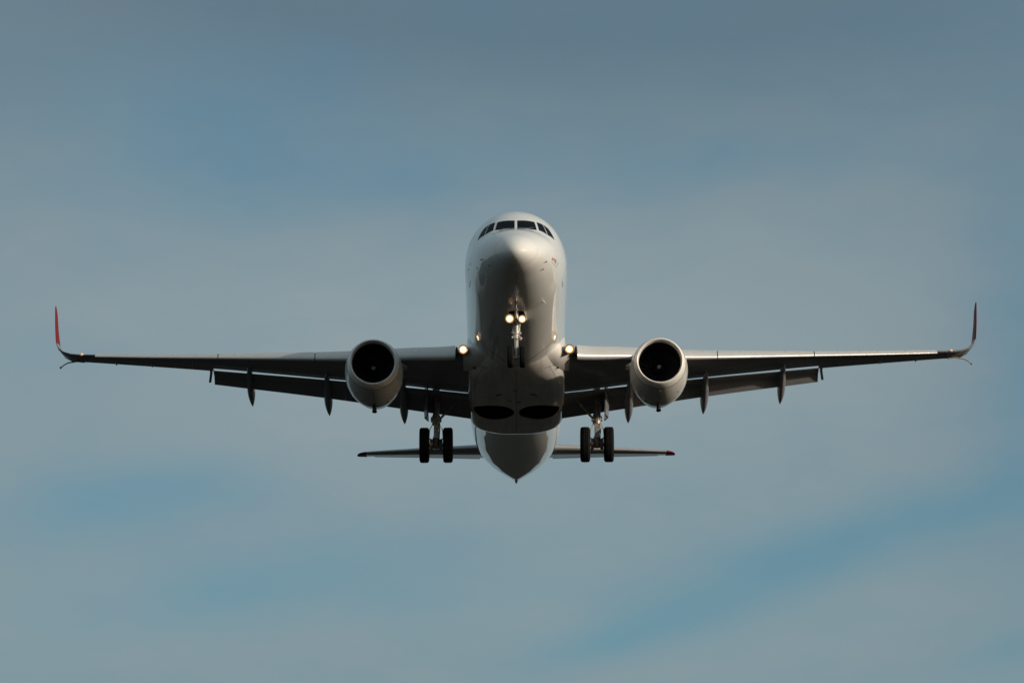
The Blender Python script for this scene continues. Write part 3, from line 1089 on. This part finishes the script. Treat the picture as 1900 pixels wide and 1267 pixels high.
# ------------------------------------------------------------------ landing gear
def tyre_profile(r, w_):
    h = w_ / 2
    p = [(-h * .70, r * .52), (-h * .93, r * .62), (-h, r * .76), (-h * .97, r * .88), (-h * .82, r * .96), (-h * .60, r * .99)]
    for g in (-.38, 0, .38):
        p += [(h * (g - .07), r), (h * (g - .05), r * .975), (h * (g + .05), r * .975), (h * (g + .07), r)]
    p += [(h * .60, r * .99), (h * .82, r * .96), (h * .97, r * .88), (h, r * .76), (h * .93, r * .62), (h * .70, r * .52)]
    return p


def wheel(parent, c, r, w_):
    mb = MB()
    mb.revolve(tyre_profile(r, w_), c, (1, 0, 0), 56, closed_profile=True)
    mb.build('tyre', M['rubber'], parent, angle=50)
    mb = MB()
    h = w_ / 2
    mb.revolve([(-h * .72, .001), (-h * .72, r * .2), (-h * .4, r * .24), (-h * .4, r * .44), (-h * .85, r * .50), (-h * .85, r * .56), (h * .85, r * .56), (h * .85, r * .50), (h * .4, r * .44), (h * .4, r * .24), (h * .72, r * .2), (h * .72, .001)], c, (1, 0, 0), 32)
    mb.build('wheel_hub', M['hub'], parent, angle=40)


def make_main_gear(sg):
    ys = 18.0
    zc = -3.14
    x0 = sg * 3.0
    mb = MB()
    mb.tube([B(x0, ys - .12, -.75), B(x0, ys - .06, -1.6), B(x0, ys - .02, -2.28)], [.135, .125, .12], 18)
    mb.tube([B(x0, ys - .02, -2.24), B(x0, ys - .02, -2.36)], .155, 18)
    mb.tube([B(x0, ys - .02, -2.0), B(x0, ys - .02, -2.08)], .15, 18)
    mb.tube([B(x0, ys - .02, -2.3), B(x0, ys, -2.95)], [.088, .088], 16)
    mb.tube([B(x0, ys, -2.85), B(x0, ys, zc - .10)], [.13, .155], 16)
    mb.tube([B(x0 - .52, ys, zc), B(x0 + .52, ys, zc)], .075, 14)
    mb.box(B(x0, ys - .14, -2.62), (.17, .12, .2))
    for s_ in (-1, 1):
        mb.box(B(x0 + s_ * .13, ys - .03, -2.16), (.14, .16, .16))
        mb.tube([B(x0 + s_ * .12, ys, zc + .02), B(x0 + s_ * .235, ys, zc + .02)], [.2, .24], 18)
    G = mb.build('main_landing_gear', M['oily'], plane, angle=40)
    for s_ in (-1, 1):
        wheel(G, B(x0 + s_ * .44, ys, zc), .665, .37)
    # torque links
    for fr in (-1,):
        mb = MB()
        mb.loft([[B(x0 + d * wd, ys + fr * .14 + o, z) for d, o in ((-1, 0), (1, 0), (1, .03), (-1, .03))] for wd, z in ((.10, -2.32), (.05, -2.62))])
        mb.loft([[B(x0 + d * wd, ys + fr * .22 + o, z) for d, o in ((-1, 0), (1, 0), (1, .03), (-1, .03))] for wd, z in ((.05, -2.58), (.11, -2.92))])
        mb.build('torque_link', M['steel'], G, smooth=False)
    # folding side brace
    mb = MB()
    a, b = B(sg * 1.98, ys, -1.16), B(sg * 2.88, ys - .02, -2.16)
    mid = a.lerp(b, .5)
    for o in (-.05, .05):
        mb.tube([a + Vector((0, o, 0)), mid + Vector((0, o, 0))], .032, 8)
    mb.tube([mid, b], .045, 10)
    mb.tube([mid + Vector((0, -.09, 0)), mid + Vector((0, .09, 0))], .06, 10)
    mb.tube([mid.lerp(b, .3), B(x0 - sg * .04, ys, -1.55)], .018, 6)
    mb.build('side_brace', M['oily'], G)
    # gear door on the outboard side
    mb = MB()
    rings = []
    for z, s0, s1, o in ((-.85, 17.35, 18.75, .0), (-1.3, 17.4, 18.75, .025), (-1.75, 17.5, 18.7, .03), (-2.08, 17.62, 18.5, .01)):
        rings.append([B(sg * (3.27 + o + e), s, z) for s, e in ((s0, 0), (s0, .05), ((s0 + s1) / 2, .16), (s1, .05), (s1, 0), ((s0 + s1) / 2, .10))])
    mb.loft(rings)
    mb.build('gear_door', M['grey'], G, angle=40)
    mb = MB()
    for z in (-1.25, -1.85):
        mb.tube([B(x0, ys, z), B(sg * 3.31, ys + .15, z + .05)], .025, 8)
    mb.build('door_link', M['steel'], G)
    # hoses and wiring
    mb = MB()
    for k in range(5):
        ph = random.uniform(-.8, .8)
        pts = []
        for i in range(9):
            t = i / 8
            pts.append(B(x0 + .13 * math.sin(ph + 2.2 * t) + random.uniform(-.02, .02), ys - .13 - .04 * math.sin(PI * t * 2 + ph), -1.3 - 1.6 * t))
        mb.tube(pts, .014, 6)
    for s_ in (-1, 1):
        mb.tube([B(x0 + s_ * .09, ys - .12, -2.3), B(x0 + s_ * .24, ys - .2, -2.6), B(x0 + s_ * .26, ys - .15, -2.88), B(x0 + s_ * .2, ys - .1, -3.0)], .016, 6)
    mb.build('brake_hose', M['steel'], G)
    return G


for sg in (-1, 1):
    make_main_gear(sg)


def make_nose_gear():
    top, ax_ = B(0, 5.22, -1.5), B(0, 5.0, -3.475)

    def on(t):
        return top.lerp(ax_, t)
    mb = MB()
    mb.tube([top, on(.62)], [.085, .075], 16)
    mb.tube([on(.52), on(.58)], .105, 16)
    mb.tube([on(.60), on(.67)], .10, 16)
    mb.tube([on(.62), ax_], [.052, .050], 14)
    mb.tube([on(.94), ax_ + Vector((0, 0, -.08))], [.07, .085], 14)
    mb.tube([ax_ + Vector((-.3, 0, 0)), ax_ + Vector((.3, 0, 0))], .04, 12)
    # steering actuators
    mb.tube([on(.57) + Vector((-.17, -.02, .02)), on(.57) + Vector((.17, -.02, .02))], .045, 10)
    mb.tube([on(.64) + Vector((-.16, -.03, 0)), on(.64) + Vector((-.05, -.03, 0))], .05, 10)
    mb.tube([on(.63) + Vector((.05, -.03, .03)), on(.66) + Vector((.17, -.03, -.03))], .05, 10)
    G = mb.build('nose_landing_gear', M['leg'], plane, angle=40)
    for s_ in (-1, 1):
        wheel(G, ax_ + Vector((s_ * .215, 0, 0)), .385, .215)
    mb = MB()
    q = on(.57)
    mb.tube([q + Vector((.0, -.06, .0)), B(0, 4.78, -1.95), B(0, 4.55, -1.62)], .024, 8)
    for s_ in (-1, 1):
        mb.tube([q + Vector((s_ * .08, 0, 0)), B(s_ * .16, 5.6, -1.6)], .03, 8)
    mb.build('drag_brace', M['leg'], G)
    mb = MB()
    mb.loft([[on(t) + Vector((d * wd, o + off, 0)) for d, o in ((-1, 0), (1, 0), (1, .02), (-1, .02))] for t, wd, off in ((.64, .07, .08), (.77, .035, .26))])
    mb.loft([[on(t) + Vector((d * wd, o + off, 0)) for d, o in ((-1, 0), (1, 0), (1, .02), (-1, .02))] for t, wd, off in ((.77, .035, .26), (.93, .07, .06))])
    mb.build('torque_link', M['steel'], G, smooth=False)
    # clutter on the upper strut
    mb = MB()
    for k in range(9):
        t = random.uniform(.40, .68)
        mb.box(on(t) + Vector((random.uniform(-.15, .15), -.06 + random.uniform(-.03, .03), 0)), (random.uniform(.04, .09), .07, random.uniform(.04, .10)), (0, random.uniform(-.6, .6), 0))
    mb.build('valve_block', M['oily'], G, smooth=False, bevel=.006)
    mb = MB()
    for s_ in (-1, 1):
        mb.tube([on(.35) + Vector((s_ * .09, -.05, 0)), on(.5) + Vector((s_ * .13, -.09, 0)), on(.66) + Vector((s_ * .07, -.08, 0)), on(.9) + Vector((s_ * .05, -.05, 0))], .010, 6)
    mb.build('brake_hose', M['steel'], G)
    # bay doors either side
    for s_ in (-1, 1):
        mb = MB()
        mb.loft([[B(s_ * (.29 + .05 * k) + .012 * e, s, z) for s, e in ((4.98, -1), (4.98, 1), (6.0, 1), (6.0, -1))] for k, z in ((0, -1.82), (1, -2.02), (1.3, -2.16))])
        mb.build('gear_door', M['fairing'], G, smooth=False)
    # taxi and take-off lights
    for x, z, r in ((-.235, -2.12, .078), (.20, -2.135, .068)):
        c = B(x, 4.92, z)
        mb = MB()
        mb.tube([c + Vector((0, .08, 0)), on(.36)], .025, 8)
        mb.build('lamp_bracket', M['oily'], G)
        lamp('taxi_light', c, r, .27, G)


make_nose_gear()
